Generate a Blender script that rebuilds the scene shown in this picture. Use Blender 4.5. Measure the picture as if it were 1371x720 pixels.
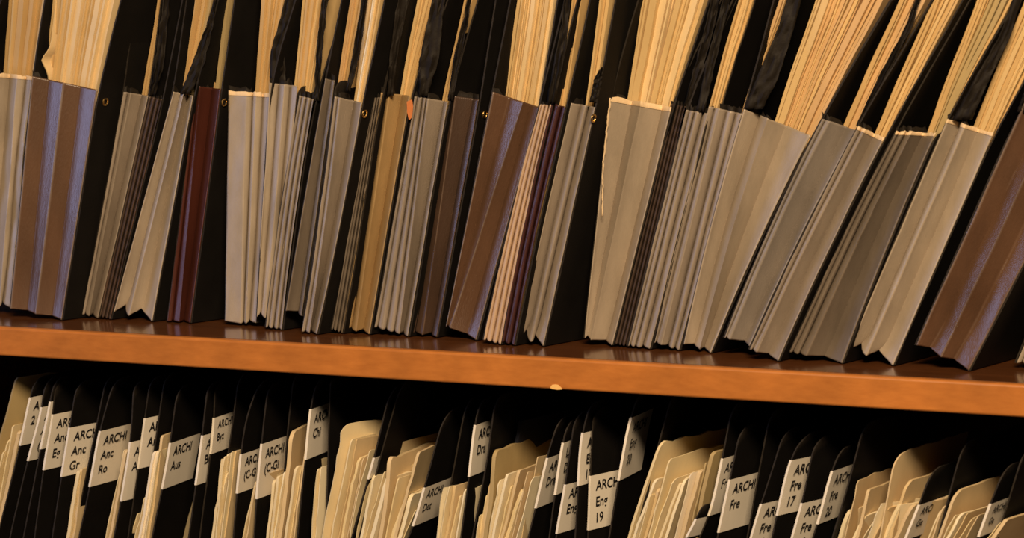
import bpy, math, random
from mathutils import Vector, Matrix, noise

random.seed(7)
for o in list(bpy.data.objects):
    bpy.data.objects.remove(o)
scene = bpy.context.scene
COL = scene.collection
V = Vector

# ------------------------------------------------------------------ camera
# world: X along the shelf, Y away from the viewer, Z up; the front top edge of the shelf is Y = Z = 0
CX, CY, F = 685.5, 360.0, 3000.0
def camdir(px, py):
    return V((px - CX, -(py - CY), -F))
aX = camdir(-9690, -108).normalized()
aH = camdir(685, 40).normalized()
Xc = -aX
Zc = aX.cross(aH).normalized()
if Zc.y < 0: Zc = -Zc
Yc = Zc.cross(Xc)
M3 = Matrix((Xc, Yc, Zc))                       # camera -> world
DIST = 2.25
CAM = -(M3 @ (camdir(685, 476.5) * (DIST / F)))
cam_data = bpy.data.cameras.new('camera')
cam = bpy.data.objects.new('camera', cam_data)
COL.objects.link(cam)
cam.matrix_world = Matrix.Translation(CAM) @ M3.to_4x4()
cam_data.sensor_width = 36.0
cam_data.sensor_fit = 'HORIZONTAL'
cam_data.lens = F / 1371.0 * 36.0
cam_data.clip_start = 0.05
cam_data.clip_end = 50
cam_data.dof.use_dof = True
cam_data.dof.focus_distance = 2.36
cam_data.dof.aperture_fstop = 6.3
scene.camera = cam

# ------------------------------------------------------------------ light and exposure
world = bpy.data.worlds.new('room_light')
scene.world = world
world.use_nodes = True
world.node_tree.nodes['Background'].inputs[0].default_value = (1.0, 0.72, 0.45, 1)
world.node_tree.nodes['Background'].inputs[1].default_value = 0.045

def area(name, loc, target, size, power, color):
    l = bpy.data.lights.new(name, 'AREA')
    l.shape = 'RECTANGLE'
    l.size, l.size_y = size
    l.energy = power
    l.color = color
    o = bpy.data.objects.new(name, l)
    o.location = loc
    o.rotation_euler = (V(target) - V(loc)).to_track_quat('-Z', 'Y').to_euler()
    COL.objects.link(o)
    return o
area('ceiling_lamp', (0.8, -2.3, 1.75), (0.0, 0.1, 0.0), (1.0, 0.45), 122, (1.0, 0.74, 0.46))
area('window_daylight', (-2.6, -0.95, 0.5), (0.2, 0.1, 0.15), (1.1, 1.3), 19, (0.46, 0.57, 1.0))
scene.view_settings.view_transform = 'Standard'
scene.view_settings.look = 'None'
scene.view_settings.gamma = 1.0
scene.view_settings.use_curve_mapping = False
scene.view_settings.exposure = 0.0

# ------------------------------------------------------------------ projection helpers (pixel -> point in the place)
def wdir(px, py):
    return M3 @ camdir(px, py)
def atY(px, py, y):
    d = wdir(px, py)
    return CAM + d * ((y - CAM.y) / d.y)
def atZ(px, py, z):
    d = wdir(px, py)
    return CAM + d * ((z - CAM.z) / d.z)
def hdir(px):                                    # horizontal direction that vanishes above pixel column px
    hy = 40 + (px - 685) * (148.0 / 10375)
    d = wdir(px, hy)
    d.z = 0
    return d.normalized()
def depth_dir(x, y, slope):                      # horizontal direction whose picture at (x, y) climbs with this slope
    xv = x + (y - 60) / max(abs(slope), 0.05)
    return hdir(xv)
E_COMMON = hdir(2800)

# ------------------------------------------------------------------ materials
def new_mat(name):
    m = bpy.data.materials.new(name)
    m.use_nodes = True
    nt = m.node_tree
    return m, nt, nt.nodes['Principled BSDF']
def tex_coord(nt, scale):
    tc = nt.nodes.new('ShaderNodeTexCoord')
    mp = nt.nodes.new('ShaderNodeMapping')
    mp.inputs['Scale'].default_value = scale
    nt.links.new(tc.outputs['Object'], mp.inputs['Vector'])
    return mp
def add_noise(nt, mp, scale, detail=4, rough=0.6):
    n = nt.nodes.new('ShaderNodeTexNoise')
    n.inputs['Scale'].default_value = scale
    n.inputs['Detail'].default_value = detail
    n.inputs['Roughness'].default_value = rough
    nt.links.new(mp.outputs[0], n.inputs['Vector'])
    return n
def ramp(nt, src, c0, c1, p0=0.3, p1=0.7):
    r = nt.nodes.new('ShaderNodeValToRGB')
    r.color_ramp.elements[0].color = (*c0, 1)
    r.color_ramp.elements[1].color = (*c1, 1)
    r.color_ramp.elements[0].position = p0
    r.color_ramp.elements[1].position = p1
    nt.links.new(src, r.inputs[0])
    return r
def add_bump(nt, b, src, strength, dist=0.001):
    bu = nt.nodes.new('ShaderNodeBump')
    bu.inputs['Strength'].default_value = strength
    bu.inputs['Distance'].default_value = dist
    nt.links.new(src, bu.inputs['Height'])
    nt.links.new(bu.outputs[0], b.inputs['Normal'])
def cloth(name, c, var=0.18, rough=0.5, spec=0.5, fine=900, bump=0.35, wear=None, stretch=(1, 1, 0.35)):
    m, nt, b = new_mat(name)
    mp = tex_coord(nt, stretch)
    n1 = add_noise(nt, mp, 28, 5)
    lo = tuple(x * (1 - var) for x in c); hi = tuple(min(1, x * (1 + var)) for x in c)
    r = ramp(nt, n1.outputs[0], lo, hi)
    colour = r.outputs[0]
    if wear:                                      # pale worn thread along the outer folds
        at = nt.nodes.new('ShaderNodeAttribute'); at.attribute_name = 'ridge'
        mx = nt.nodes.new('ShaderNodeMix'); mx.data_type = 'RGBA'
        n3 = add_noise(nt, mp, 160, 3)
        mu = nt.nodes.new('ShaderNodeMath'); mu.operation = 'MULTIPLY'
        nt.links.new(at.outputs['Fac'], mu.inputs[0]); nt.links.new(n3.outputs[0], mu.inputs[1])
        nt.links.new(mu.outputs[0], mx.inputs[0])
        nt.links.new(colour, mx.inputs[6]); mx.inputs[7].default_value = (*wear, 1)
        colour = mx.outputs[2]
    nt.links.new(colour, b.inputs['Base Color'])
    b.inputs['Roughness'].default_value = rough
    b.inputs['Specular IOR Level'].default_value = spec
    n2 = add_noise(nt, mp, fine, 2)
    add_bump(nt, b, n2.outputs[0], bump, 0.0006)
    return m
MAT = {}
MAT['taupe'] = cloth('taupe_gusset', (0.272, 0.222, 0.175), rough=0.40, spec=0.6, wear=(0.44, 0.37, 0.29))
MAT['light'] = cloth('light_gusset', (0.355, 0.292, 0.224), rough=0.40, spec=0.6, wear=(0.52, 0.43, 0.33))
MAT['grey'] = cloth('grey_gusset', (0.240, 0.205, 0.174), rough=0.40, spec=0.6, wear=(0.40, 0.345, 0.285))
MAT['dark_taupe'] = cloth('dark_taupe_gusset', (0.150, 0.120, 0.092), rough=0.42, wear=(0.28, 0.22, 0.165))
MAT['tan'] = cloth('tan_gusset', (0.36, 0.235, 0.105), rough=0.42, wear=(0.45, 0.31, 0.15))
MAT['brown'] = cloth('brown_cloth', (0.105, 0.054, 0.030), rough=0.33, spec=0.85, fine=600, bump=0.5, wear=(0.34, 0.28, 0.24))
MAT['dark_brown'] = cloth('dark_brown_cloth', (0.060, 0.034, 0.022), rough=0.4, spec=0.7, fine=600, bump=0.5, wear=(0.2, 0.13, 0.09))
MAT['oxblood'] = cloth('oxblood_cloth', (0.068, 0.018, 0.011), rough=0.36, wear=(0.16, 0.07, 0.05))
MAT['maroon'] = cloth('maroon_cloth', (0.048, 0.015, 0.013), rough=0.4, wear=(0.15, 0.065, 0.055))
MAT['umber'] = cloth('umber_pleats', (0.058, 0.036, 0.025), rough=0.5, wear=(0.22, 0.105, 0.06))
MAT['pinkcream'] = cloth('pink_cream_gusset', (0.50, 0.35, 0.235), wear=(0.58, 0.43, 0.3))
MAT['black'] = cloth('black_board', (0.0068, 0.0058, 0.0052), rough=0.62, spec=0.13, fine=500, bump=0.3, stretch=(1, 1, 1), wear=(0.10, 0.08, 0.062))
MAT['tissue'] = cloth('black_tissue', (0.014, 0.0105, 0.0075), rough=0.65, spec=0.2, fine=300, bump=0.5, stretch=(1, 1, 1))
MAT['cream'] = cloth('cream_paper', (0.68, 0.475, 0.222), var=0.10, rough=0.65, spec=0.25, fine=500, bump=0.1)
MAT['buff'] = cloth('buff_paper', (0.60, 0.395, 0.17), var=0.10, rough=0.65, spec=0.25, fine=500, bump=0.1)
MAT['orange'] = cloth('orange_buff_paper', (0.62, 0.40, 0.19), var=0.12, rough=0.65, spec=0.25, fine=500, bump=0.1)
MAT['white'] = cloth('white_paper', (0.86, 0.76, 0.60), var=0.05, rough=0.6, spec=0.25, fine=500, bump=0.1)
MAT['olive'] = cloth('olive_and_shaded_paper', (0.44, 0.33, 0.16), var=0.10, rough=0.65, spec=0.25, fine=500, bump=0.1)  # olive papers, and one cream sheet with shade painted in
MAT['pale'] = cloth('pale_cream_paper', (0.80, 0.60, 0.33), var=0.08, rough=0.65, spec=0.25, fine=500, bump=0.1)
MAT['file_cream'] = cloth('filed_cream_paper', (0.80, 0.66, 0.40), var=0.08, rough=0.65, spec=0.25, fine=500, bump=0.1)
MAT['file_buff'] = cloth('filed_buff_paper', (0.68, 0.52, 0.30), var=0.08, rough=0.65, spec=0.25, fine=500, bump=0.1)
MAT['file_pale'] = cloth('filed_pale_paper', (0.86, 0.75, 0.52), var=0.06, rough=0.65, spec=0.25, fine=500, bump=0.1)
MAT['navy'] = cloth('navy_paper', (0.025, 0.028, 0.045), var=0.10, rough=0.6, spec=0.25, fine=500, bump=0.1)
MAT['label'] = cloth('label_paper', (0.86, 0.79, 0.68), var=0.05, rough=0.5, spec=0.3, fine=700, bump=0.05)
MAT['rim'] = cloth('torn_paper_rim', (0.74, 0.55, 0.34), var=0.2, rough=0.8, spec=0.2, fine=400, bump=0.8)
MAT['sticker'] = cloth('orange_sticker', (0.60, 0.19, 0.05), var=0.1, rough=0.5)
m, nt, b = new_mat('label_ink'); b.inputs['Base Color'].default_value = (0.012, 0.011, 0.012, 1); b.inputs['Roughness'].default_value = 0.6; MAT['ink'] = m
m, nt, b = new_mat('brass'); b.inputs['Base Color'].default_value = (0.78, 0.52, 0.20, 1); b.inputs['Metallic'].default_value = 1; b.inputs['Roughness'].default_value = 0.28; MAT['brass'] = m

def wood(name, dark, light, rough, spec, coat, stretch=(2.2, 30, 30)):
    m, nt, b = new_mat(name)
    mp = tex_coord(nt, stretch)
    n1 = add_noise(nt, mp, 3.0, 6, 0.65)
    r = ramp(nt, n1.outputs[0], dark, light, 0.28, 0.72)
    mp2 = tex_coord(nt, (1, 1, 1))
    n2 = add_noise(nt, mp2, 14, 3)
    r2 = ramp(nt, n2.outputs[0], (0.78, 0.78, 0.78), (1.08, 1.08, 1.08), 0.3, 0.7)
    mx = nt.nodes.new('ShaderNodeMix'); mx.data_type = 'RGBA'; mx.blend_type = 'MULTIPLY'; mx.inputs[0].default_value = 1
    nt.links.new(r.outputs[0], mx.inputs[6]); nt.links.new(r2.outputs[0], mx.inputs[7])
    nt.links.new(mx.outputs[2], b.inputs['Base Color'])
    b.inputs['Roughness'].default_value = rough
    b.inputs['Specular IOR Level'].default_value = spec
    b.inputs['Coat Weight'].default_value = coat
    b.inputs['Coat Roughness'].default_value = 0.12
    n3 = add_noise(nt, mp2, 700, 2)
    add_bump(nt, b, n3.outputs[0], 0.12, 0.0004)
    return m
MAT['edge_wood'] = wood('orange_edge_wood', (0.43, 0.143, 0.026), (0.55, 0.195, 0.038), 0.42, 0.4, 0.1, (14, 50, 50))
MAT['top_wood'] = wood('brown_veneer', (0.105, 0.036, 0.012), (0.17, 0.06, 0.02), 0.22, 0.5, 0.6)
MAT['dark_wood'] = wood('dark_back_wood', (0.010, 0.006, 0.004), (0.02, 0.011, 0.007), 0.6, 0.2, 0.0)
MAT['chip'] = cloth('bare_wood', (0.85, 0.5, 0.16), var=0.1, rough=0.7)

# ------------------------------------------------------------------ mesh helpers
def link_mesh(name, verts, faces, mat, parent=None, smooth=True, ridge=None, sharp=None):
    me = bpy.data.meshes.new(name)
    me.from_pydata([tuple(v) for v in verts], [], faces)
    me.update()
    if ridge:
        at = me.attributes.new('ridge', 'FLOAT', 'POINT')
        at.data.foreach_set('value', ridge)
    me.materials.append(MAT[mat])
    if smooth:
        me.polygons.foreach_set('use_smooth', [True] * len(me.polygons))
        me.set_sharp_from_angle(angle=math.radians(sharp or 40))
    o = bpy.data.objects.new(name, me)
    COL.objects.link(o)
    if parent: o.parent = parent
    return o
def recentre(o, origin):                          # put the origin at the thing's base
    o.data.transform(Matrix.Translation(-origin))
    o.location = origin
def tag(o, label, cat=None, group=None):
    o['label'] = label
    if cat: o['category'] = cat
    if group: o['group'] = group
def empty(name, loc):
    o = bpy.data.objects.new(name, None)
    o.empty_display_size = 0.02
    o.location = loc
    COL.objects.link(o)
    return o
def adopt(o, parent):                             # meshes are built in world space; keep them there under the Empty
    o.parent = parent
    o.matrix_parent_inverse = Matrix.Translation(-parent.location)
def box(x0, x1, y0, y1, z0, z1):
    v = [(x, y, z) for z in (z0, z1) for y in (y0, y1) for x in (x0, x1)]
    f = [(0, 2, 3, 1), (4, 5, 7, 6), (0, 1, 5, 4), (2, 6, 7, 3), (0, 4, 6, 2), (1, 3, 7, 5)]
    return v, f
def bevel(o, w, seg=3):
    md = o.modifiers.new('bevel', 'BEVEL'); md.width = w; md.segments = seg; md.limit_method = 'ANGLE'

def sample(poly, d):                              # point on a polyline by arc length, extrapolating
    for i in range(len(poly) - 1):
        L = (poly[i + 1] - poly[i]).length
        if d <= L or i == len(poly) - 2:
            return poly[i].lerp(poly[i + 1], d / L)
        d -= L
def polylen(poly):
    return sum((poly[i + 1] - poly[i]).length for i in range(len(poly) - 1))
def smooth_poly(poly, n=14):                      # rounded version of the polyline (quadratic corners)
    L = polylen(poly)
    pts = [sample(poly, L * i / (n - 1)) for i in range(n)]
    for _ in range(2):
        pts = [pts[0]] + [(pts[i - 1] + pts[i] * 2 + pts[i + 1]) / 4 for i in range(1, n - 1)] + [pts[-1]]
    return pts

def leaf(name, front, e, depth, th, mat, parent=None, r=0.0, wave=0.0008, tilt=0.0, straight=0.065,
         e2=None, seed=0, rag=0.0, rows=14, curl=0.0):
    """A sheet or board: its front edge is the polyline 'front', it runs back along e (bending to e2)."""
    e2 = e2 or E_COMMON
    L = polylen(front)
    sv = [0.0, 0.0007]
    if r > 0:
        sv += [max(0.0012, r * (1 - math.cos(a * math.pi / 2 / 6))) for a in range(1, 7)]
    s = sv[-1]
    while s < depth - 1e-4:
        s = min(depth, s + max(0.012, depth / 10)); sv.append(s)
    nrm = V((e.y, -e.x, 0))
    ns, nt = len(sv), rows
    left, right, rid = [], [], []
    for s in sv:
        if s <= straight: off = e * s
        else:
            k = min(1.0, (s - straight) / 0.05)
            mid = (e * (1 - k * 0.5) + e2 * (k * 0.5)).normalized()
            if s <= straight + 0.05: off = e * straight + mid * (s - straight)
            else: off = e * straight + (e + e2).normalized() * 0.05 + e2 * (s - straight - 0.05)
        top = L + tilt * s
        if r > 0 and s < r: top = L - r + math.sqrt(max(0, r * r - (r - s) ** 2)) + tilt * s
        if rag: top += rag * noise.noise(V((s * 60, seed * 3.1, 7)))
        for j in range(nt):
            t = top * j / (nt - 1)
            p = sample(front, t) + off
            w = wave * (noise.noise(V((t * 14, s * 9, seed * 1.7))) + 0.4 * noise.noise(V((t * 45, s * 30, seed * 2.3))))
            if s == 0 and rag: p = p + e * (rag * 0.7 * noise.noise(V((t * 70, seed * 1.3, 3))))
            p = p + nrm * (w + curl * max(0, 1 - s / 0.03) ** 2 * (t / L) ** 2)
            left.append(p - nrm * th / 2); right.append(p + nrm * th / 2)
            rid.append(0.45 if (s == 0 or (j == nt - 1 and s <= r)) else 0.0)
    verts = left + right
    N = ns * nt
    faces = []
    idx = lambda i, j: i * nt + j
    for i in range(ns - 1):
        for j in range(nt - 1):
            a, b_, c, d = idx(i, j), idx(i + 1, j), idx(i + 1, j + 1), idx(i, j + 1)
            faces.append((a, d, c, b_)); faces.append((N + a, N + b_, N + c, N + d))
    for j in range(nt - 1):
        a, b_ = idx(0, j), idx(0, j + 1); faces.append((a, N + a, N + b_, b_))
        a, b_ = idx(ns - 1, j), idx(ns - 1, j + 1); faces.append((a, b_, N + b_, N + a))
    for i in range(ns - 1):
        a, b_ = idx(i, 0), idx(i + 1, 0); faces.append((a, b_, N + b_, N + a))
        a, b_ = idx(i, nt - 1), idx(i + 1, nt - 1); faces.append((a, N + a, N + b_, b_))
    return link_mesh(name, verts, faces, mat, parent, ridge=rid + rid)

# ------------------------------------------------------------------ bookcase
SHELF_T = -atY(685, 517.5, 0).z
LOW_Z = -0.345
BACK_Y = 0.36
bc = empty('bookcase', (0, 0.18, LOW_Z - 0.03))
tag(bc, 'wooden bookcase with an orange brown shelf carrying rows of upright files', 'bookcase')
def bc_part(name, b6, mat, bev=0.0):
    v, f = box(*b6)
    o = link_mesh(name, v, f, mat, smooth=False)
    if bev: bevel(o, bev)
    adopt(o, bc)
    return o
XL, XR = -1.35, 1.1
bc_part('shelf_board', (XL, XR, 0.012, BACK_Y, -SHELF_T, 0.0), 'top_wood')
es = bc_part('edge_strip', (XL, XR, 0.0, 0.012, -SHELF_T, 0.0), 'edge_wood', 0.0025)
tag(es, 'lighter orange front edge of the shelf')
bc_part('shelf_board', (XL, XR, 0.0, BACK_Y, LOW_Z - 0.03, LOW_Z), 'top_wood', 0.002)
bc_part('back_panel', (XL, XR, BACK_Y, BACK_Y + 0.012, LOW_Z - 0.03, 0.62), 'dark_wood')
bc_part('unseen_light_block', (-0.745, -0.72, 0.004, BACK_Y, LOW_Z, -SHELF_T), 'top_wood')  # unseen upright, added to keep window light out of the lower left
bc_part('side_panel', (XL - 0.025, XL, 0.0, BACK_Y + 0.012, LOW_Z - 0.03, 0.62), 'top_wood', 0.002)
bc_part('side_panel', (XR, XR + 0.025, 0.0, BACK_Y + 0.012, LOW_Z - 0.03, 0.62), 'top_wood', 0.002)
# pale nick on the lower edge
c = atY(745, 519.5, 0.0)
pts = [(-0.0065, -0.0012), (-0.0045, 0.0018), (-0.001, 0.0026), (0.002, 0.0022), (0.0052, -0.0004), (0.0062, -0.0022), (0.001, -0.0028), (-0.004, -0.0024)]
vv = [V((c.x + a, -0.0006, -SHELF_T + 0.0026 + b_)) for a, b_ in pts] + [V((c.x + a * 0.9, 0.0015, -SHELF_T + 0.0026 + b_ * 0.9)) for a, b_ in pts]
n = len(pts)
ch = link_mesh('wood_chip', vv, [tuple(range(n))[::-1], tuple(range(n, 2 * n))] + [(i, (i + 1) % n, n + (i + 1) % n, n + i) for i in range(n)], 'chip', smooth=False)
ch.data.flip_normals()
adopt(ch, bc); tag(ch, 'pale nick of bare wood on the lower edge')

# ------------------------------------------------------------------ expanding wallets on the upper shelf
def lerp(a, b_, t): return a + (b_ - a) * t
class Wallet: pass
def pleat_depth(wpx):
    return min(0.020, max(0.0075, 0.00095 * wpx))
def fold_depth(w, i, v):
    F_ = w.folds
    if i == 0: return 0.004
    dist = lambda p, q: abs(lerp(F_[p][0], F_[p][1], v) - lerp(F_[q][0], F_[q][1], v))
    big = max(max(abs(F_[k + 1][0] - F_[k][0]), abs(F_[k + 1][1] - F_[k][1])) for k in (i - 1, i) if k + 1 < len(F_))
    dep = pleat_depth(big) * w.flat
    if i == 1: dep = min(dep, 0.0006 + 0.00095 * dist(0, 1))      # the pleat stays right of the front board
    return dep
def fold_grid(w, v0, v1, dy, rows, rag=0.0, notch=True, lift=0.0, seed=0):
    """Pleated sheet of wallet w between heights v0..v1 (0 = shelf, 1 = rim), moved back by dy."""
    cols = []
    F_ = w.folds
    for i in range(len(F_) - 1):
        a, b_ = F_[i], F_[i + 1]
        for k in (0.0, 0.10, 0.36, 0.64, 0.90):
            cols.append((lerp(a[0], b_[0], k), lerp(a[1], b_[1], k), i, k))
    cols.append((F_[-1][0], F_[-1][1], len(F_) - 2, 1.0))
    verts, ridge = [], []
    for (xb, xt, i, k) in cols:
        a, b_ = F_[i], F_[i + 1]
        wpx = max(abs(b_[0] - a[0]), abs(b_[1] - a[1]))
        iv = i if a[2] == 'V' else i + 1
        da = 0.0 if a[2] == 'R' else 1.0
        db = 0.0 if b_[2] == 'R' else 1.0
        kk = k + 0.045 * math.sin(2 * math.pi * k)          # slightly rounded folds
        d01 = lerp(da, db, kk)
        rr = max(0.0, min(1.0, (13 - wpx) / 6))          # tight pleats: broad round tips, narrow dark clefts
        d01 = lerp(d01 * d01 * (3 - 2 * d01) * 0.25 + d01 * 0.75, 1 - math.sqrt(max(0, 1 - d01 ** 2.2)), rr)
        for j in range(rows):
            vj = 0.0 if j == 0 else 1.0 if j == rows - 1 else 0.006 if j == 1 else 0.992 if j == rows - 2 else (j - 1) / (rows - 3)
            v = lerp(v0, v1, vj)
            px = lerp(xb, xt, v)
            dep = fold_depth(w, iv, v)
            fr_b = (xb - F_[0][0]) / max(1e-6, F_[-1][0] - F_[0][0])
            fr_t = (xt - F_[0][1]) / max(1e-6, F_[-1][1] - F_[0][1])
            yb = lerp(w.yb[0], w.yb[1], fr_b); yt = lerp(w.yt[0], w.yt[1], fr_t)
            px += w.bow * 4 * v * (1 - v)
            if 0 < i + k and i + k < len(F_) - 1:
                px += min(3.0, w.crumple * 900) * min(1.0, wpx / 9) * lerp(noise.noise(V((v * 2.3, i * 3.1, w.seed))), noise.noise(V((v * 2.3, (i + 1) * 3.1, w.seed))), k)
            py = lerp(yb, yt, v)
            # lower end of a valley is tucked up, tips stand on the shelf
            if notch:
                py -= w.notch * d01 * max(0, 1 - v / 0.10) ** 1.5
            if vj == 1.0:
                lf = lift
                if lift and dy > 0.001 and any(p0 - 3 < px < p1 + 3 for p0, p1 in w.papers): lf = -2.5
                py += (rag * noise.noise(V((px * 0.35, w.seed * 2.7 + seed, 1))) * 2.0 if lf >= 0 else 0) - lf
            dcrumple = w.crumple * (noise.noise(V((px * 0.045, py * 0.012, w.seed))) + 0.5 * noise.noise(V((px * 0.11, py * 0.03, w.seed + 9))))
            soft = 1.0 - 0.25 * max(0, 1 - v / 0.15)
            Y = w.Y + dy + d01 * dep * soft + dcrumple * (1.0 if 0 < xb - F_[0][0] and xb < F_[-1][0] else 0.2)
            verts.append(atY(px, py, Y))
            ridge.append(w.wear if (k in (0.0, 1.0) and (da if k == 0 else db) == 0.0) else 0.0)
    faces = []
    for c_ in range(len(cols) - 1):
        for j in range(rows - 1):
            a = c_ * rows + j
            faces.append((a, a + rows, a + rows + 1, a + 1))
    return verts, faces, ridge
def solid(o, th, off=1.0):
    md = o.modifiers.new('thickness', 'SOLIDIFY'); md.thickness = th; md.offset = -off
def wallet(desc, mat, folds, yb, yt, top=None, notch=5, bow=0.0, crumple=0.0012, rim=None, wear=0.7, boards=(True, True), eyelet=None,
           lining=7, board_depth=0.21, Y=None, flat=1.0):
    w = Wallet()
    w.flat = flat
    w.folds, w.yb, w.yt, w.notch, w.bow, w.crumple, w.wear = folds, yb, yt, notch, bow, crumple, wear
    w.seed = len(WALLETS) * 3.37 + 1
    ylow = max(yb)
    xlow = folds[-1][0] if yb[1] >= yb[0] else folds[0][0]
    w.Y = min(0.125, max(0.035, atZ(xlow, ylow, 0.0012).y))
    if Y: w.Y = Y
    if WALLETS:                                   # stay in front of the neighbour's side board
        pw = WALLETS[-1]
        gap = min(folds[0][0] - pw.folds[-1][0], folds[0][1] - pw.folds[-1][1])
        w.Y = min(w.Y, pw.Y + 0.001 + max(0, gap) / 900)
    base = atY((folds[0][0] + folds[-1][0]) / 2, ylow, w.Y); base.z = 0
    r = empty('expanding_wallet', base)
    tag(r, desc, 'file wallet', 'expanding wallets on the upper shelf')
    w.root, w.desc = r, desc
    v, f, rd = fold_grid(w, 0.0, 1.0, 0.0, 26, rag=1.0 if rim else 0.35)
    g = link_mesh('gusset', v, f, mat, ridge=rd, sharp=75); solid(g, 0.0009); adopt(g, r)
    tag(g, MAT[mat].name.replace('_', ' ') + ' folded in pleats')
    w.lining = lining
    q0, q1 = atY(folds[0][0] + 2, yb[0], w.Y + 0.004), atY(folds[-1][0] - 2, yb[1], w.Y + 0.004)
    bv = []
    for dz in (0.0, 0.001):
        for q in (q0, q1):
            for d_ in (0.030, 0.19):
                bv.append(V((q.x, q.y, max(0.0006, q.z) + 0.010 + dz)) + E_COMMON * d_)
    bp = link_mesh('base', bv, [(0, 1, 3, 2), (4, 6, 7, 5), (0, 2, 6, 4), (1, 5, 7, 3), (0, 4, 5, 1), (2, 3, 7, 6)], mat, smooth=False)
    adopt(bp, r)
    w.basez = (max(0.0006, q0.z) + 0.0112, max(0.0006, q1.z) + 0.0112)
    w.papers = []
    if rim:
        v, f, rd = fold_grid(w, 0.986, 1.0, -0.0007, 3, rag=1.0, notch=False, lift=rim, seed=0)
        ri = link_mesh('worn_rim', v, f, 'rim', sharp=75); solid(ri, 0.0010); adopt(ri, r)
        tag(ri, 'frayed pale rim')
    # boards: from the shelf past the rim and out of the picture
    w.topx = top
    w.edge = []
    for side in (0, 1):
        fo = folds[0] if side == 0 else folds[-1]
        b0 = atY(fo[0], yb[side], w.Y); bm = atY((fo[0] + fo[1]) / 2 + bow, (yb[side] + yt[side]) / 2, w.Y); b1 = atY(fo[1], yt[side], w.Y)
        slope = (fo[1] - fo[0]) / (yb[side] - yt[side])
        tx = top[side] if top else fo[1] + (slope * 1.15 + 0.03) * yt[side]
        up = tx + (tx - fo[1]) / max(30, yt[side]) * 55
        b2 = atY(tx, 0, w.Y); b3 = atY(up, -55, w.Y)
        w.edge.append((fo, tx, up))
        if not boards[side]: continue
        fr = smooth_poly([b0, bm, b1, b2, b3], 18) if boards[side] is True else smooth_poly([b0, bm, b1], 12)
        sh = V((0.0012 if side else -0.0014, 0.0010 if side else 0.0025, 0))
        bo = leaf('back_board' if side else 'front_board', [p + sh for p in fr], E_COMMON, board_depth, 0.0018, 'black', r=0.012, wave=0.0007, seed=w.seed + side)
        if fr[0].z + 0 < 0.0005:
            pass
        adopt(bo, r)
        tag(bo, 'stiff black side board')
        if side and eyelet:
            c0 = atY(eyelet[0], eyelet[1], w.Y)
            # slide the eyelet onto the board's right face
            nrm = V((E_COMMON.y, -E_COMMON.x, 0))
            best = min(range(200), key=lambda k: (sample(fr, polylen(fr) * k / 199).z - c0.z) ** 2)
            q = sample(fr, polylen(fr) * best / 199) + sh
            d = wdir(*eyelet)
            # ray / board plane
            u = (sample(fr, polylen(fr) * min(1, best / 199 + 0.05)) + sh - q).normalized()
            pn = E_COMMON.cross(u).normalized()
            tt = (q - CAM).dot(pn) / d.dot(pn)
            hit = CAM + d * tt
            R, rr = 0.0036, 0.0010
            vv, ff = [], []
            e1, e2_ = E_COMMON, u - E_COMMON * u.dot(E_COMMON); e2_.normalize()
            A, B = 20, 8
            for a in range(A):
                ca = math.cos(2 * math.pi * a / A); sa = math.sin(2 * math.pi * a / A)
                for bb in range(B):
                    cb = math.cos(2 * math.pi * bb / B); sb = math.sin(2 * math.pi * bb / B)
                    vv.append(hit + pn * (0.0014 + rr * sb) + (e1 * ca + e2_ * sa) * (R + rr * cb))
                    ff.append((a * B + bb, ((a + 1) % A) * B + bb, ((a + 1) % A) * B + (bb + 1) % B, a * B + (bb + 1) % B))
            ey = link_mesh('eyelet', vv, ff, 'brass')
            ey.parent = bo
            ey.matrix_parent_inverse = bo.matrix_world.inverted() if False else Matrix.Identity(4)
            ey.matrix_basis = Matrix.Identity(4)
            tag(ey, 'small brass eyelet')
    WALLETS.append(w)
    return w
WALLETS = []
def R(b_, t): return (b_, t, 'R')
def W_(b_, t): return (b_, t, 'V')
def pl(b0, t0, b1, t1, n):                        # n thin even pleats
    out = []
    for i in range(2 * n + 1):
        k = i / (2 * n)
        out.append((lerp(b0, b1, k), lerp(t0, t1, k), 'R' if i % 2 == 0 else 'V'))
    return out

w0 = wallet('beige crumpled wallet cut off by the left edge, beside the striped brown wallet', 'light',
            [R(-60, -40), W_(-40, -18), R(-26, 0), W_(-12, 12), R(-1, 24), W_(4, 33), R(13, 42)], (406, 411), (96, 103), (2, 72), Y=0.1, crumple=0.004, rim=1.0, notch=8, wear=0.4)
w1 = wallet('wide brown cloth wallet with bluish sheen stripes, at the far left', 'brown',
            [R(14, 43.5), W_(37, 65), R(48, 85), W_(70, 108), R(82, 130)], (413, 428), (102, 120), (60, 160), flat=0.5, crumple=0.0006, wear=1.0, notch=3, eyelet=(140, 136))
w2 = wallet('narrow taupe wallet right of the wide brown cloth wallet', 'taupe',
            [R(111, 166), W_(114, 171), R(119, 175), W_(124, 190), R(131, 198)], (421, 426), (123, 128), (180, 224))
w3 = wallet('thin dark brown wallet with orange fold edges, fourth from the left', 'umber',
            pl(133, 200, 147, 217, 3), (424, 427), (129, 133), (216, 242), lining=4, wear=0.9)
w4 = wallet('light taupe wallet with a jagged foot, left of the oxblood wallet', 'light',
            [R(153, 233), W_(168, 241), R(173, 246), W_(189, 252), R(203, 258)], (418, 430), (123, 128), (250, 290), notch=14)
w5 = wallet('narrow shiny oxblood red wallet before a black gap', 'oxblood',
            [R(224, 263), W_(231, 265), R(240, 268), W_(246, 284), R(254, 295)], (430, 432), (115, 119), (287, 312), eyelet=(299, 137), notch=3)
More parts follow.
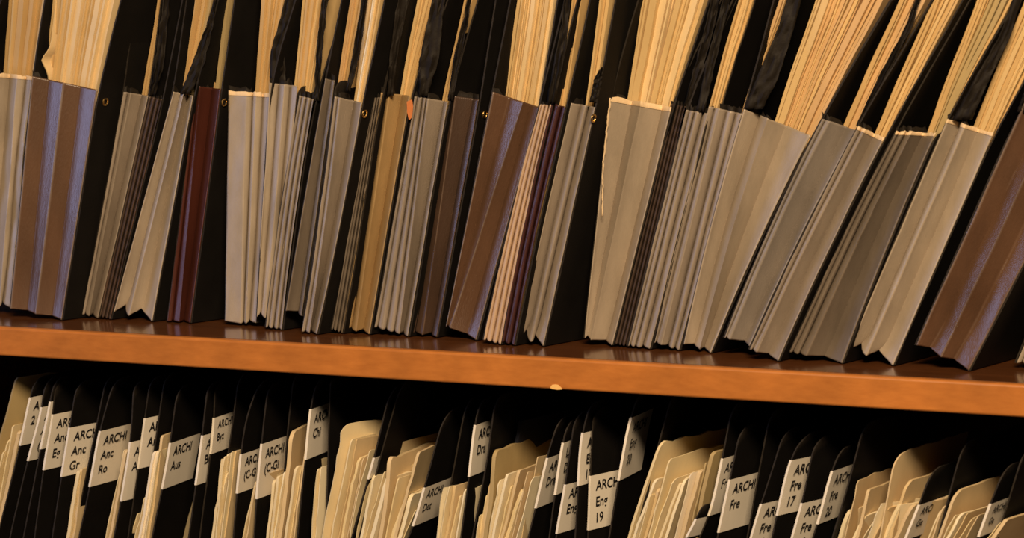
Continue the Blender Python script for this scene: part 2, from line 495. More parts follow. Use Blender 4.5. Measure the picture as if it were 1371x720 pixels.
w6 = wallet('pale lavender beige wallet with a crumpled edge, right of the wide black gap', 'light',
            [W_(301, 306), R(322, 330), W_(326, 338), R(330, 343), W_(335, 352), R(343, 361)], (434, 432), (123, 126), (342, 386), rim=1.5, crumple=0.0022, boards=(False, True))
w7 = wallet('beige wallet with rounded pleats standing higher, beside the pale lavender wallet', 'light',
            [R(344, 362), W_(349, 372), R(356, 380), W_(362, 389), R(371, 398)], (424, 428), (111, 115), (396, 438), Y=0.094, crumple=0.0025, notch=10, boards=(True, 'low'))
w8 = wallet('thin grey taupe wallet of tight pleats behind the raised beige wallet', 'taupe',
            pl(356, 401, 377, 420, 3), (438, 441), (128, 133), (440, 462), bow=-3, boards=('low', True))
w9 = wallet('dark taupe wallet with one broad shaded face, raised off the shelf', 'dark_taupe',
            [R(383, 436), W_(399, 443), R(404, 448)], (416, 423), (105, 108), (458, 489), Y=0.078, boards=(True, 'low'))
w10 = wallet('taupe wallet with a pale edge left of a black board and tan wallet', 'taupe',
            [R(405, 448), W_(409, 452), R(414, 455), W_(417, 474), R(424, 484)], (444, 447), (129, 137), (486, 513), bow=2, eyelet=(487, 152), boards=('low', True))
w11 = wallet('thin grey brown pleated wallet pressed against the tan wallet', 'dark_taupe',
             pl(444, 500, 458, 509, 3), (441, 446), (131, 130), (530, 545), lining=4)
w12 = wallet('mustard tan wallet with an orange sticker at its rim', 'tan',
             [R(460, 511), W_(470, 518), R(477, 521), W_(486, 537), R(494, 548)], (440, 447), (124, 128), (548, 590))
w13 = wallet('taupe wallet of many narrow pleats right of the tan wallet', 'taupe',
             [R(502, 556), W_(506, 559), R(512, 562), W_(517, 566), R(523, 569), W_(528, 571), R(534, 573), W_(540, 594), R(546, 599)], (438, 450), (129, 136), (600, 638))
w14 = wallet('dark brown cloth wallet between the many pleated taupe and tilted brown wallets', 'dark_brown',
             [R(550, 605), W_(556, 607), R(566, 609), W_(577, 633), R(584, 641)], (446, 451), (128, 133), (628, 662), flat=0.6, eyelet=(648, 153))
w15 = wallet('tilted brown cloth wallet narrowing to its foot, in the middle', 'brown',
             [R(598, 660), W_(600, 682), R(602, 700), W_(625, 710), R(637, 721)], (437, 455), (123, 143), (684, 745), flat=0.55, notch=3, crumple=0.0006, wear=0.8)
w16 = wallet('thin pinkish cream wallet between brown and maroon wallets', 'pinkcream',
             pl(648, 723, 670, 738, 3), (455, 461), (140, 140), (757, 771), lining=3, bow=-3)
w17 = wallet('thin maroon pleated wallet right of the pinkish cream wallet', 'maroon',
             pl(672, 739, 688, 757, 2), (458, 462), (138, 143), (759, 788), lining=3, bow=-3)
w18 = wallet('taupe wallet with a W shaped foot left of the widest black gap', 'taupe',
             [R(694, 765), W_(705, 777), R(711, 784), W_(716, 788), R(727, 796)], (452, 463), (138, 143), (797, 822), notch=16, eyelet=(793, 158))
w19 = wallet('broad grey beige wallet with a torn ragged left edge', 'light',
             [R(783, 817), W_(787, 846), R(791, 858), W_(811, 887), R(819, 898)], (453, 462), (131, 145), (856, 948), rim=2.0, crumple=0.0010, wear=0.5)
w20 = wallet('thin dark umber pleated wallet beside the torn grey beige wallet', 'umber',
             pl(820, 899, 840, 917, 4), (460, 464), (139, 142), (966, 984), lining=4, wear=0.3)
w21 = wallet('thin taupe pleated wallet right of the dark umber pleats', 'taupe',
             [R(841, 919), W_(844, 923), R(848, 927), W_(851, 930), R(855, 934), W_(861, 941), R(870, 947)], (463, 467), (147, 152), (982, 1000), boards=(True, 'low'))
w22 = wallet('taupe pleated wallet left of the large fan shaped grey wallet', 'taupe',
             [R(876, 949), W_(879, 957), R(885, 963), W_(895, 973), R(899, 979), W_(904, 985), R(909, 993)], (459, 469), (142, 152), (1001, 1034), boards=('low', True))
w23 = wallet('large fan shaped grey wallet spreading wide at its slanted rim', 'light',
             [R(916, 997), W_(929, 1017), R(937, 1028), W_(943, 1052), R(951, 1085)], (461, 472), (146, 181), (1046, 1190), crumple=0.001, wear=0.5, bow=-4, lining=4, boards=('low', True))
w24 = wallet('grey lavender wallet leaning right of the fan shaped wallet', 'grey',
             [R(970, 1101), W_(973, 1105), R(977, 1110), W_(997, 1133), R(1003, 1146)], (452, 463), (159, 174), (1195, 1246), Y=0.076, bow=-5)
w25 = wallet('taupe wallet leaning steeply with a pale right edge and frayed rim', 'taupe',
             [R(1004, 1149), W_(1008, 1154), R(1013, 1158), W_(1029, 1171), R(1041, 1183)], (468, 483), (169, 185), (1250, 1287), rim=0.6, bow=-3)
w26 = wallet('dark taupe wallet with thin pleats and one broad face, steeply leaning', 'dark_taupe',
             [R(1058, 1200), W_(1062, 1204), R(1067, 1209), W_(1071, 1213), R(1079, 1221), W_(1104, 1237), R(1127, 1252)], (472, 486), (176, 178), (1300, 1360), rim=0.6, bow=-3, boards=(True, 'low'))
w27 = wallet('pale beige wallet with a crumpled notched foot, near the right edge', 'light',
             [R(1137, 1269), W_(1153, 1286), R(1160, 1293), W_(1177, 1311), R(1195, 1330)], (468, 489), (160, 178), (1362, 1430), notch=14, crumple=0.002, rim=0.5)
w28 = wallet('broad brown cloth wallet with a crushed foot at the right edge', 'brown',
             [R(1227, 1372), W_(1246, 1398), R(1260, 1412), W_(1277, 1440), R(1297, 1462)], (462, 496), (138, 172), (1460, 1560), flat=0.55, notch=6, crumple=0.0025, wear=0.6)
w29 = wallet('cream wallet showing only its foot at the right edge', 'light',
             [R(1361, 1500), W_(1368, 1508), R(1376, 1518), W_(1386, 1530), R(1400, 1545)], (486, 494), (160, 178), (1590, 1660))

# orange sticker on the tan wallet
p = [atY(x, y, w12.Y - 0.0022) for x, y in ((544.5, 136), (551.5, 133), (553, 143), (551.5, 157), (547.5, 161), (545, 150))]
q = [a + V((0, 0.0008, 0)) for a in p]
n = len(p)
st = link_mesh('sticker', p + q, [tuple(range(n)), tuple(range(n, 2 * n))[::-1]] + [(i, n + i, n + (i + 1) % n, (i + 1) % n) for i in range(n)], 'sticker', smooth=False)
adopt(st, w12.root); tag(st, 'orange sticker')
# torn paper down the left edge of the broad grey beige wallet
vv, ff = [], []
k = 0
for i in range(40):
    y = lerp(131, 290, i / 39)
    x = lerp(817, 817 - 34 * 159 / 320, i / 39)
    hw = (1.6 + 2.2 * abs(noise.noise(V((i * 0.8, 3, 1))))) * (1 - 0.5 * i / 39)
    drift = 6.5 * max(0, (i - 22) / 17) + 1.2 * noise.noise(V((i * 0.6, 8, 2)))
    for xx, yy in ((x - 1.0 + drift, w19.Y - 0.0032), (x - 0.6 + hw + drift, w19.Y - 0.0028)):
        vv.append(atY(xx, y, yy))
for i in range(39):
    ff.append((2 * i, 2 * i + 1, 2 * i + 3, 2 * i + 2))
te = link_mesh('torn_edge', vv, ff, 'rim'); solid(te, 0.0006); adopt(te, w19.root); tag(te, 'cream torn paper along the left edge')

# crumpled black tissue rising out of wallets
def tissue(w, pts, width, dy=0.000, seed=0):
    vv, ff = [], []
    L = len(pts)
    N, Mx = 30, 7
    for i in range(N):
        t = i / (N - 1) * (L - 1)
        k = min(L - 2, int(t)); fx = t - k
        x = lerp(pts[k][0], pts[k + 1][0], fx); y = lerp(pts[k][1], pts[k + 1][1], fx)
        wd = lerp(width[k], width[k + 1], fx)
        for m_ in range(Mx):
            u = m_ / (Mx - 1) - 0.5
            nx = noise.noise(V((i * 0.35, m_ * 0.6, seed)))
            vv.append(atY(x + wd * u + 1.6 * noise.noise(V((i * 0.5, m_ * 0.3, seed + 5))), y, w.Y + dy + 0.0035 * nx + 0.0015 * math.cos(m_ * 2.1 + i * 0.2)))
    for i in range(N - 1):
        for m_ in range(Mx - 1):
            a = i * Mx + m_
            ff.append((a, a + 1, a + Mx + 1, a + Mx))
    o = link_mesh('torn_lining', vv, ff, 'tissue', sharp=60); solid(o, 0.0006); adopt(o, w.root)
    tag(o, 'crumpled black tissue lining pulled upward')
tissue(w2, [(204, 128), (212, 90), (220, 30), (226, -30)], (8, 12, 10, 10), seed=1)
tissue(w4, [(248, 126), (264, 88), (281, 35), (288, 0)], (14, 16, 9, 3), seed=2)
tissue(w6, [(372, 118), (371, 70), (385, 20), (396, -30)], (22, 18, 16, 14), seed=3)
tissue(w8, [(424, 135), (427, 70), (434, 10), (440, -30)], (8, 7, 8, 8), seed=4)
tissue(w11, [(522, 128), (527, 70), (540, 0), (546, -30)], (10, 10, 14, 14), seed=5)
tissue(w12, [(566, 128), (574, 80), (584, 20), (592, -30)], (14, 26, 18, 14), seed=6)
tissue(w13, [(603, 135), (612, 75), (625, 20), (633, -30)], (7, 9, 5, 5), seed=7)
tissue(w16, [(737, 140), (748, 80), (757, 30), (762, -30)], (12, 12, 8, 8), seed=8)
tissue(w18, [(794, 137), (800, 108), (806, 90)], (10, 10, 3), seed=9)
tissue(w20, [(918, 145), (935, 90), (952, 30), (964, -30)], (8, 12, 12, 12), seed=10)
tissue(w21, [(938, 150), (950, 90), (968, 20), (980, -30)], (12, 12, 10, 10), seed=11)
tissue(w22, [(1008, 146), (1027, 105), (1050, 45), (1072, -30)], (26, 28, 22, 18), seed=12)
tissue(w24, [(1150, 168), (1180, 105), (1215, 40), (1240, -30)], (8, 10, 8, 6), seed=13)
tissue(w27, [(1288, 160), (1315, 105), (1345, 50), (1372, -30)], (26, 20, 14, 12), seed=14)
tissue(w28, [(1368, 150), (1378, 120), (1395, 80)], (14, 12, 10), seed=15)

tissue(w10, [(466, 122), (475, 80), (484, 30), (492, -30)], (6, 9, 8, 7), seed=16)
# ------------------------------------------------------------------ papers standing in the wallets
ORD = ['first', 'second', 'third', 'fourth', 'fifth', 'sixth', 'seventh', 'eighth', 'ninth', 'tenth', 'eleventh', 'twelfth', 'thirteenth', 'fourteenth', 'fifteenth', 'sixteenth']
def bundle(w, xb, yb, xt, n, short, mats=('cream',), top=-40, dy=0.020, seed=0):
    """n paper folders whose front edges fan from xb (at the rim, height yb) to xt (at the top of the picture)."""
    rnd = random.Random(seed * 13 + 5)
    f0, f1 = w.folds[0], w.folds[-1]
    w.papers.append((xb[0], xb[1]))
    dmax = max(pleat_depth(max(abs(q[0] - p[0]), abs(q[1] - p[1]))) for p, q in zip(w.folds, w.folds[1:]))
    cuts = [0.0]
    for i in range(n): cuts.append(cuts[-1] + rnd.choice((0.45, 0.6, 0.9, 1.1, 1.5, 1.9)))
    cuts = [c_ / cuts[-1] for c_ in cuts]
    for i in range(n):
        kc, kw = (cuts[i] + cuts[i + 1]) / 2, cuts[i + 1] - cuts[i]
        x_r, y_r = lerp(xb[0], xb[1], kc), lerp(yb[0], yb[1], kc)
        x_t = lerp(xt[0], xt[1], kc)
        jy = rnd.uniform(-0.0015, 0.0045)
        Yr, Yt, Yf = w.Y + dmax + 0.003 + jy, w.Y + 0.005 + jy, w.Y + dmax + 0.006
        fr = (x_r - f0[1]) / (f1[1] - f0[1])
        xf = lerp(f0[0], f1[0], min(0.85, max(0.15, fr)))
        foot = atY(xf, max(w.yb), Yf); foot.z = lerp(w.basez[0], w.basez[1], min(0.85, max(0.15, fr)))
        rim = atY(x_r, y_r + 3, Yr)
        rim2 = atY(lerp(x_r, x_t, 0.12), y_r * 0.88, Yr - 0.002)
        midp = atY(lerp(x_r, x_t, 0.5) - 0.02 * (x_t - x_r), y_r * 0.5, (Yr + Yt) / 2)
        t0_ = atY(x_t, 0, Yt)
        tp = atY(x_t + (x_t - x_r) / y_r * (-top), top - rnd.uniform(0, 26), Yt)
        sp0 = (xb[1] - xb[0]) * kw / 1333; sp1 = (xt[1] - xt[0]) * kw / 1333
        th = min(0.008, max(0.0010, (sp0 * 0.35 + sp1 * 0.65) * 0.90))
        fr_pts = smooth_poly([foot, rim, rim2, midp, t0_, tp], 24)
        mt = mats[rnd.randrange(len(mats))] if i else mats[0]
        o = leaf('paper_folder', fr_pts, E_COMMON, 0.17, th, mt, r=0.004, wave=0.0010, seed=seed * 31 + i, rag=0.0010, rows=22)
        b0 = foot.copy()
        recentre(o, b0)
        pos = ORD[i] + ' from the left' if n > 1 else 'only one'
        if n > 2 and i == n - 1: pos = 'rightmost'
        tone = {'cream': 'cream', 'buff': 'buff', 'orange': 'orange buff', 'white': 'white', 'pale': 'pale cream', 'olive': 'olive buff'}[mt]
        tag(o, f'{tone} paper folder, {pos} in the {short}', 'paper folder', 'paper folders standing in the ' + short)
    if w.edge[1][0][1] - xb[1] > 9 or w.edge[1][1] - xt[1] > 9:
        nsh = V((E_COMMON.y, -E_COMMON.x, 0)) * (th / 2 + 0.0022)
        ib = leaf('inner_board', [p + nsh for p in fr_pts], E_COMMON, 0.18, 0.0012, 'black', r=0.006, wave=0.0012, seed=seed * 3.3, rag=0.0015, rows=22)
        adopt(ib, w.root)
cb = ('cream', 'buff', 'cream')
bundle(w0, (4, 50), (104, 108), (11, 66), 7, 'beige crumpled wallet at far left', ('buff', 'cream'), seed=1)
bundle(w1, (58, 130), (110, 124), (70, 157), 12, 'wide striped brown wallet', ('cream', 'pale', 'cream'), seed=2)
fo = [atY(44, 424, w1.Y + 0.026)] + [atY(x, y, w1.Y + d_) for x, y, d_ in ((65, 116, 0.022), (64, 100, 0.016), (55, 79, 0.008), (62, 71, 0.008), (68, 60, 0.010), (75, 0, 0.010), (80, -40, 0.010))]
fo[0].z = 0.013
o = leaf('paper_folder', fo, E_COMMON, 0.15, 0.0012, 'pale', wave=0.0004, rows=60)
recentre(o, fo[0].copy())
tag(o, 'pale cream paper with a folded corner poking forward, in the striped brown wallet', 'paper folder', 'paper folders standing in the wide striped brown wallet')
bundle(w2, (189, 197), (130, 130), (211, 219), 2, 'narrow taupe wallet beside the striped brown', ('buff',), seed=3)
bundle(w4, (243, 257), (128, 130), (261, 286), 4, 'jagged light taupe wallet', ('buff', 'olive'), seed=4)
bundle(w5, (281, 294), (122, 124), (295, 308), 3, 'oxblood red wallet', ('buff', 'olive'), seed=5)
bundle(w6, (341, 359), (130, 130), (348, 382), 5, 'pale lavender wallet', ('buff', 'orange', 'buff'), seed=6)
bundle(w7, (393, 418), (118, 120), (405, 437), 7, 'raised beige wallet', cb, seed=7)
bundle(w9, (452, 464), (112, 116), (468, 487), 4, 'dark taupe broad faced wallet', ('orange', 'buff'), seed=8, dy=0.012)
bundle(w10, (473, 485), (138, 140), (492, 511), 4, 'taupe wallet with a pale edge', ('cream', 'pale', 'white'), seed=9)
bundle(w12, (534, 547), (130, 132), (558, 586), 5, 'mustard tan wallet', cb, seed=10)
bundle(w13, (592, 599), (134, 134), (622, 635), 2, 'many pleated taupe wallet', ('buff',), seed=11)
bundle(w15, (674, 721), (132, 146), (692, 744), 11, 'tilted brown wallet', ('cream', 'cream', 'pale'), seed=12)
bundle(w17, (748, 756), (144, 146), (765, 780), 3, 'thin maroon wallet', ('buff',), seed=13)
bundle(w18, (784, 794), (144, 146), (803, 818), 3, 'taupe wallet with W shaped foot', cb, seed=14)
bundle(w19, (839, 897), (138, 148), (861, 945), 11, 'torn grey beige wallet', ('cream', 'cream', 'pale'), seed=15)
bundle(w22, (946, 961), (150, 152), (990, 1010), 4, 'taupe wallet before the fan shaped', ('buff', 'cream'), seed=16, dy=0.03)
bundle(w23, (992, 1004), (150, 154), (1044, 1062), 3, 'left corner of the fan shaped', ('orange', 'buff'), seed=17, dy=0.022)
bundle(w23, (1036, 1085), (166, 184), (1092, 1186), 15, 'large fan shaped wallet', ('cream', 'buff', 'cream', 'orange'), seed=18)
bundle(w24, (1128, 1147), (172, 178), (1204, 1245), 6, 'grey lavender wallet', ('buff', 'orange'), seed=19)
bundle(w25, (1170, 1185), (182, 190), (1249, 1285), 6, 'steep taupe wallet with frayed rim', ('buff', 'cream'), seed=20)
bundle(w26, (1242, 1256), (178, 184), (1308, 1358), 8, 'dark taupe steep wallet', ('buff', 'buff', 'olive'), seed=21)
bundle(w27, (1300, 1332), (178, 184), (1373, 1425), 8, 'pale beige wallet with notched foot', ('buff', 'cream'), seed=22)

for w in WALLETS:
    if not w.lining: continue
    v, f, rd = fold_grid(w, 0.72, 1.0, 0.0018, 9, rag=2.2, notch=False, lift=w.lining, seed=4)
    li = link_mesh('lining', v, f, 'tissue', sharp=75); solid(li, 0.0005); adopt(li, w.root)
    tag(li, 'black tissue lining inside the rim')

# ------------------------------------------------------------------ dividers on the lower shelf
def text_mesh(body):
    cu = bpy.data.curves.new('t', 'FONT')
    cu.body = body
    cu.size = 1.0
    cu.offset = 0.018
    cu.space_line = 1.18
    cu.resolution_u = 3
    ob = bpy.data.objects.new('t', cu)
    COL.objects.link(ob)
    dg = bpy.context.evaluated_depsgraph_get()
    dg.update()
    me = ob.evaluated_get(dg).to_mesh()
    vs = [v.co.copy() for v in me.vertices]
    fs = [tuple(p.vertices) for p in me.polygons]
    ob.evaluated_get(dg).to_mesh_clear()
    bpy.data.objects.remove(ob)
    bpy.data.curves.remove(cu)
    return vs, fs
rl = random.Random(3)
def to_floor(p0, p1, z, lean=0.8):                # carry the line p1 -> p0 on downward to height z
    d = p0 - p1
    k = (z - p0.z) / d.z
    return V((p0.x + d.x * k * lean, p0.y, z))
def divider(desc, pts, r, slope, label=None, Y=None, depth=0.2, group='black dividers on the lower shelf'):
    Y = Y if Y is not None else 0.05 + rl.uniform(-0.004, 0.004)
    fr = [atY(x, y, Y) for x, y in pts]
    e = depth_dir(pts[-1][0], pts[-1][1] if not label else label[0], slope)
    low = to_floor(fr[0], fr[1], LOW_Z + 0.0006)
    top = fr[-1] + (fr[-1] - fr[-2]).normalized() * r
    front = smooth_poly([low] + fr + [top], 22)
    th = 0.0016
    o = leaf('file_divider', front, e, depth, th, 'black', r=r, wave=0.0006, seed=len(DIV) * 1.9, rows=24)
    low = low.copy()
    recentre(o, low)
    tag(o, desc, 'file divider', group)
    DIV.append(o)
    if label:
        y0, y1, txt = label[:3]
        L = polylen(front)
        zt, zb = None, None
        def t_of_y(y):
            best = None
            for k in range(401):
                p = sample(front, L * k / 400)
                d = M3.transposed() @ (p - CAM)
                py = CY - F * d.y / -d.z
                if best is None or abs(py - y) < best[0]: best = (abs(py - y), L * k / 400)
            return best[1]
        t0, t1 = t_of_y(y1), t_of_y(y0)
        width = label[3] if len(label) > 3 else 0.066
        nrm = V((e.y, -e.x, 0))
        vv, ff = [], []
        nr, svals = 8, (None, 0.0, 0.02, 0.04, width - 0.0)
        for s in svals:
            for j in range(nr):
                t = lerp(t0, t1, j / (nr - 1))
                p = sample(front, t)
                if s is None: vv.append(p - nrm * (th / 2 + 0.0004) - e * 0.0006)
                elif s == 0: vv.append(p + nrm * (th / 2 + 0.0006) - e * 0.0006)
                else: vv.append(p + e * s + nrm * (th / 2 + 0.0009))
        for i in range(len(svals) - 1):
            for j in range(nr - 1):
                a = i * nr + j
                ff.append((a, a + nr, a + nr + 1, a + 1))
        lb = link_mesh('label', [v - low for v in vv], ff, 'label', o)
        tag(lb, 'white paper label wrapped round the front edge')
        if txt:
            vs, fs = text_mesh(txt)
            lines = txt.count('\n') + 1
            h = (t1 - t0)
            sc = label[4] if len(label) > 4 else min(0.0143, h * 0.30)
            u = (sample(front, t1) - sample(front, t0)).normalized()
            org = sample(front, t1) - u * (h * 0.10 + sc * 0.72) + e * 0.0075
            lt = link_mesh('lettering', [org + e * (v.x * sc * 0.98) + u * (v.y * sc) + nrm * (th / 2 + 0.0016) - low for v in vs], fs, 'ink', lb, smooth=False)
            tag(lt, 'black printed letters')
    return o
DIV = []
def D(txt, x720, lab, p1, r=0.016, slope=0.25, mid=None, desc=None, **kw):
    """lab = (x_top, y_top, x_bottom, y_bottom) of the label's front edge in the photograph."""
    pts = [(x720, 720)]
    if lab:
        if lab[3] < 712: pts.append((lab[2], lab[3]))
        pts.append((lab[0], lab[1]))
    if mid: pts += mid
    pts.append(p1)
    t = (txt or '').replace('\n', ' ')
    desc = desc or f'black divider with a white label reading {t}'
    divider(desc, pts, r, slope, (lab[1], lab[3], txt) + tuple(kw.pop('lx', ())) if lab else None, **kw)

D('A\n2', -4, (40, 532, 27, 596), (42, 524), slope=0.22, desc='black divider with a shaded grey label, leftmost on the lower shelf')
D('A\nA\n(A', 13, (57, 545, 37, 617), (58, 530), 0.02, 0.22, desc='black divider with a cream label showing only A letters')
D('', 31, (68, 537, 54, 601), (69, 528), 0.018, 0.22, desc='black divider with a blank label left of the Eg label')
D('ARCHI\nAnc\nEg', 46, (71, 555, 58, 629), (73, 530), 0.016, 0.21)
D('ARCHI\nAnc\nGr', 70, (93, 572, 82, 638), (100, 530), 0.016, 0.20)
D(None, 98, None, (139, 521), 0.014, 0.22, desc='unlabelled black divider between the Gr and Ro dividers', Y=0.058)
D('ARCHI\nAnc\nRo', 105, (133, 577, 120, 652), (147, 528), 0.018, 0.25)
D('ARCHI\nArm', 152, (175, 592, 162, 671), (178, 530), 0.015, 0.24, desc='black divider with a partly covered AR label behind the Ro divider')
D('ARCHI\nArt', 171, (194, 560, 185, 627), (199, 523), 0.015, 0.22)
D(None, 190, None, (218, 520), 0.015, 0.24, desc='unlabelled black divider between the Art and Aus dividers', Y=0.058)
D('ARCHI\nAus', 203, (228, 593, 217, 655), (235, 540), 0.018, 0.34)
D('ARCHI\nBel', 252, (271, 583, 262, 649), (276, 532), 0.015, 0.3, desc='black divider with a mostly covered label behind the Aus divider')
D('ARCHI\nByz', 267, (287, 559, 282, 607), (287, 532), 0.014, 0.34)
D(None, 290, None, (317, 522), 0.018, 0.25, desc='unlabelled black divider right of the Byz divider', Y=0.062)
D('ARCHI\n(C-G', 312, (322, 608, 317, 660), (340, 530), 0.018, 0.34, mid=[(330, 557)])
D('ARCHI\n(C-Gi', 340, (350, 594, 343, 668), (357, 534), 0.016, 0.34)
D(None, 372, None, (391, 520), 0.016, 0.3, desc='unlabelled black divider between the C-Gi and Chi dividers', Y=0.064)
D('ARCHI\nChi', 398, (415, 547, 409, 615), (420, 526), 0.014, 0.36)
D(None, 436, None, (442, 516), 0.006, 0.3, desc='square cornered black divider right of the Chi divider', Y=0.058, depth=0.18)
D('I', 470, (501, 612, 493, 641), (517, 545), 0.022, 0.38, mid=[(505, 596)], desc='black divider with a mostly hidden label before the middle gap')
D(None, 480, None, (529, 540), 0.026, 0.38, desc='black divider with a wide curved corner, second before the middle gap', Y=0.056)
D('ARCHI\nDet', 546, (568, 652, 554, 704), (588, 580), 0.024, 0.40, mid=[(573, 636)])
D(None, 590, None, (620, 560), 0.02, 0.38, desc='unlabelled black divider behind the Det divider', Y=0.06)
D('ARCHI\nDra', 617, (635, 569, 628, 638), (638, 556), 0.016, 0.36)
D(None, 632, None, (660, 556), 0.020, 0.33, desc='unlabelled black divider right of the Dra divider', mid=[(652, 620)])
D('ARCHI\nDra', 707, (732, 613, 717, 680), (742, 580), 0.016, 0.38, desc='black divider with a second ARCHI Dra label, right of the ragged papers')
D('LA\nDu', 735, (753, 592, 743, 662), (755, 584), 0.016, 0.4, desc='black divider with a thin shaded label right of the second Dra divider')
D('ARCHI\nEng', 744, (757, 648, 748, 714), (767, 576), 0.018, 0.28, desc='black divider with a low label between the shaded and 17 labels')
D('ARCHI\nEng\n17', 770, (778, 579, 774, 650), (785, 556), 0.014, 0.26)
D('ARCHI\nEng\n19', 787, (790, 637, 788, 709), (793, 570), 0.018, 0.23)
D('ARCHI\nEng\n20', 815, (843, 559, 828, 643), (849, 543), 0.012, 0.46)
D(None, 850, None, (895, 545), 0.012, 0.38, desc='square cornered black divider behind the Eng 20 divider', Y=0.06)
D('ARCHI\nFre', 936, (967, 613, 951, 690), (976, 566), 0.02, 0.32, desc='black divider with a narrow covered Fre label, right of bright papers', mid=[(970, 600)])
D('', 918, (933, 694, 925, 719), (936, 686), 0.008, 0.25, desc='low black divider with only the top of a label showing, before bright papers', Y=0.040, depth=0.1)
D('ARCHI\nFre', 960, (977, 642, 962, 713), (987, 594), 0.018, 0.28, desc='black divider with a clear Fre label, left of the Fre 16 divider')
D(None, 1000, None, (1027, 574), 0.02, 0.27, desc='unlabelled black divider between two Fre dividers', Y=0.058)
D('ARCHI\nFre\n16', 1005, (1019, 674, 1004, 738), (1043, 598), 0.018, 0.25, mid=[(1035, 625)])
D('ARCHI\nFre\n17', 1033, (1057, 616, 1040, 690), (1062, 606), 0.022, 0.22)
D('ARCHI\nFre\n18', 1060, (1074, 673, 1060, 738), (1087, 610), 0.018, 0.25)
D('ARCHI\nFre\n20', 1088, (1113, 630, 1095, 701), (1118, 618), 0.014, 0.37)
D(None, 1114, None, (1151, 590), 0.018, 0.30, desc='unlabelled black divider left of the shaded folders at right', mid=[(1141, 630)])
D('ARCHI\nGe', 1212, (1231, 675, 1213, 722), (1240, 650), 0.018, 0.36, desc='black divider with a low pale label among the right hand papers')
D(None, 1255, None, (1284, 615), 0.018, 0.33, desc='unlabelled black divider between the two right hand paper bundles', Y=0.056)
D('ARCHI\nGe', 1309, (1326, 674, 1312, 718), (1335, 650), 0.020, 0.40, desc='black divider with a pale label nearest the right edge')
D(None, 1335, None, (1364, 625), 0.016, 0.42, desc='unlabelled black divider at the right edge of the photo', Y=0.056)

# ------------------------------------------------------------------ papers between the dividers
npaper = [0]
def paper_set(where, items):
    """items: (x_top, y_top, x720, slope, tone, corner)"""
    items = sorted(items, key=lambda a: a[2] - (40 if len(a) > 6 else 0))
    for i, it in enumerate(items):
        x, y, x7, sl, tone, r = (list(it) + [0.27, 'cream', 0.005][len(it) - 3:])[:6] if len(it) < 7 else it[:6]
        if r == 0.005: r = rl.choice((0.0015, 0.003, 0.006))
        Y = 0.054 + rl.uniform(-0.004, 0.004) + (it[6] if len(it) > 6 else 0)
        a, c_ = atY(x7, 720, Y), atY(x, y, Y)
        e = depth_dir(x, y, sl)
        low = to_floor(a, c_, LOW_Z + 0.0006)
        knee = a.lerp(c_, 0.55) + V((rl.uniform(-0.0015, 0.0015), 0, 0))
        front = smooth_poly([low, a, knee, c_], 16)
        o = leaf('file_paper', front, e, 0.17 + rl.uniform(-0.01, 0.01), rl.choice((0.0010, 0.0016, 0.0030, 0.0042)), {'cream': 'file_cream', 'buff': 'file_buff', 'pale': 'file_pale'}.get(tone, tone), r=r, wave=0.0018, seed=npaper[0] * 0.77, rag=0.003, rows=20,
                 tilt=rl.uniform(-0.03, 0.03), straight=0.045)
        recentre(o, low)
        npaper[0] += 1
        nm = {'cream': 'cream', 'buff': 'buff', 'pale': 'pale cream', 'white': 'bright white', 'olive': 'olive buff', 'navy': 'dark navy', 'orange': 'orange buff'}[tone]
        pos = (ORD[i] + ' from the left' if i < len(ORD) else 'last') if len(items) > 1 else 'alone'
        tag(o, f'{nm} filed paper, {pos}, {where}', 'paper', 'loose papers on the lower shelf')
paper_set('left of the leftmost dividers', [(22, 504, -36, 0.12, 'olive', 0.006), (18, 570, -12), (11, 588, -19), (4, 604, -26), (26, 577, -5, 0.27, 'buff'), (-4, 620, -34)])  # leftmost sheet is cream; the shade under the shelf is put into its olive
paper_set('between the Gr and Ro dividers', [(105, 630, 92), (110, 627, 97, 0.27, 'buff')])
paper_set('between the Ro and AR dividers', [(165, 603, 141), (169, 600, 147, 0.3, 'buff')])
paper_set('between the Art and Aus dividers', [(206, 605, 186, 0.24, 'white'), (210, 605, 190, 0.24, 'white'), (213, 604, 194), (193, 666, 181), (184, 687, 176), (217, 583, 198, 0.3, 'buff')])
paper_set('between the Byz and C-G dividers', [(297, 615, 284), (301, 611, 288), (305, 608, 292, 0.3, 'pale'), (310, 606, 296), (315, 604, 300, 0.3, 'buff'), (303, 634, 290, 0.3, 'pale')])
paper_set('between the two C-G dividers', [(343, 642, 324), (346, 639, 330, 0.3, 'buff')])
paper_set('between the C-Gi and Chi dividers', [(366, 643, 357, 0.4, 'cream', 0.008), (372, 637, 362), (380, 632, 367, 0.3, 'pale'), (391, 578, 373, 0.5, 'buff', 0.012), (396, 625, 381), (404, 622, 388), (412, 588, 392, 0.4, 'buff')])
paper_set('right of the Chi divider', [(425, 627, 417, 0.2), (430, 624, 423, 0.25, 'pale'), (460, 568, 430, 0.15, 'cream', 0.009), (470, 588, 444, 0.25, 'cream', 0.006), (477, 590, 452, 0.25, 'buff'), (480, 613, 458), (487, 610, 464, 0.3, 'buff'), (495, 604, 468)])
paper_set('left of the Det divider', [(493, 642, 476), (500, 637, 484, 0.3, 'pale'), (514, 632, 489), (519, 640, 497, 0.3, 'pale'), (521, 614, 508, 0.38, 'buff', 0.006), (534, 640, 516, 0.3, 'cream'), (545, 660, 525, 0.4), (560, 605, 529, 0.42, 'buff', 0.004), (550, 664, 534, 0.44, 'pale'), (556, 684, 540, 0.46)])
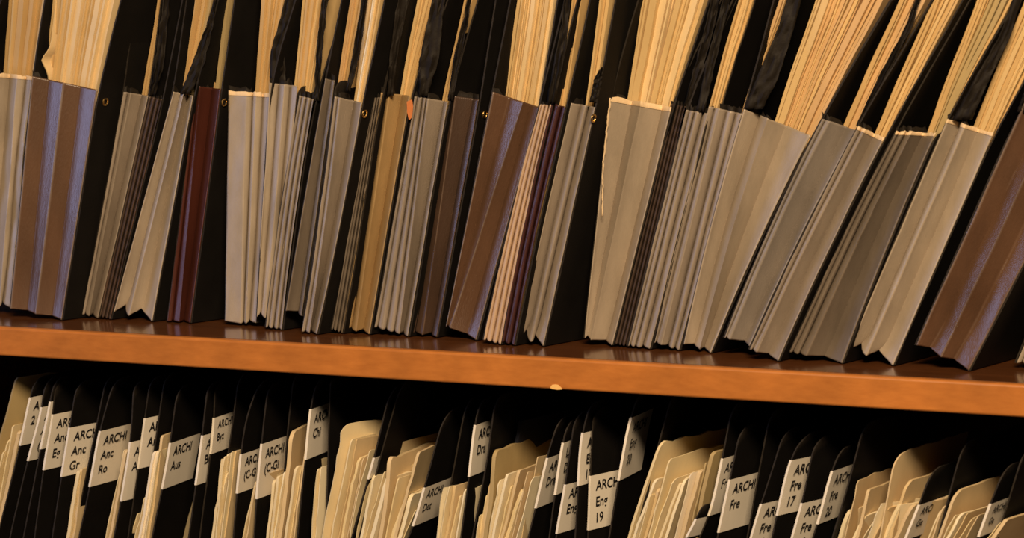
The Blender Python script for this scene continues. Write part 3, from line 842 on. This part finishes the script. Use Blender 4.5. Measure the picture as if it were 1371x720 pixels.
paper_set('right of the Det divider', [(594, 653, 585, 0.15, 'pale'), (601, 651, 591), (609, 650, 597, 0.3, 'buff'), (615, 664, 603), (621, 656, 610, 0.3, 'pale')])
paper_set('right of the first Dra divider', [(642, 690, 637), (651, 664, 641), (658, 646, 645, 0.3, 'buff'), (663, 604, 649, 0.35, 'olive', 0.006), (668, 642, 654, 0.2, 'pale'), (678, 634, 660, 0.3, 'pale'), (684, 650, 667), (694, 630, 672, 0.4, 'buff'), (700, 655, 679), (706, 632, 684, 0.3, 'buff'), (712, 640, 691, 0.3, 'pale'), (697, 563, 668, 0.25, 'navy', 0.003, 0.05), (720, 612, 697, 0.35, 'buff')])
paper_set('right of the Eng 20 divider', [(884, 592, 842, 0.25, 'cream', 0.009), (878, 640, 848, 0.25, 'pale'), (870, 662, 855), (882, 655, 862, 0.3, 'buff'), (897, 613, 868, 0.25, 'cream', 0.007), (903, 640, 875, 0.3, 'pale'), (911, 648, 882), (917, 642, 890, 0.5, 'pale'), (924, 634, 903, 0.2, 'white', 0.004), (938, 630, 912, 0.3, 'buff'), (945, 620, 920, 0.35, 'olive'), (953, 606, 930, 0.3, 'olive')])
paper_set('left of the pale low label', [(1138, 682, 1125, 0.25, 'pale', 0.008), (1150, 642, 1130, 0.42, 'buff', 0.005), (1157, 690, 1141, 0.3, 'pale'), (1163, 655, 1147, 0.42, 'buff'), (1172, 695, 1155), (1180, 674, 1161, 0.15, 'pale'), (1190, 680, 1169, 0.3, 'buff'), (1199, 608, 1176, 0.3, 'buff', 0.016), (1203, 676, 1184, 0.15, 'pale'), (1214, 645, 1192, 0.35, 'buff', 0.012), (1222, 674, 1199, 0.2, 'buff')])
paper_set('between the two pale labels', [(1258, 684, 1243), (1264, 676, 1248, 0.3, 'buff'), (1279, 658, 1256, 0.3, 'buff', 0.012), (1278, 690, 1262), (1287, 688, 1268, 0.3, 'pale'), (1296, 686, 1276, 0.3, 'buff'), (1303, 692, 1284), (1310, 690, 1292, 0.3, 'buff')])
paper_set('left of the right edge divider', [(1340, 700, 1322), (1346, 696, 1328, 0.3, 'buff')])
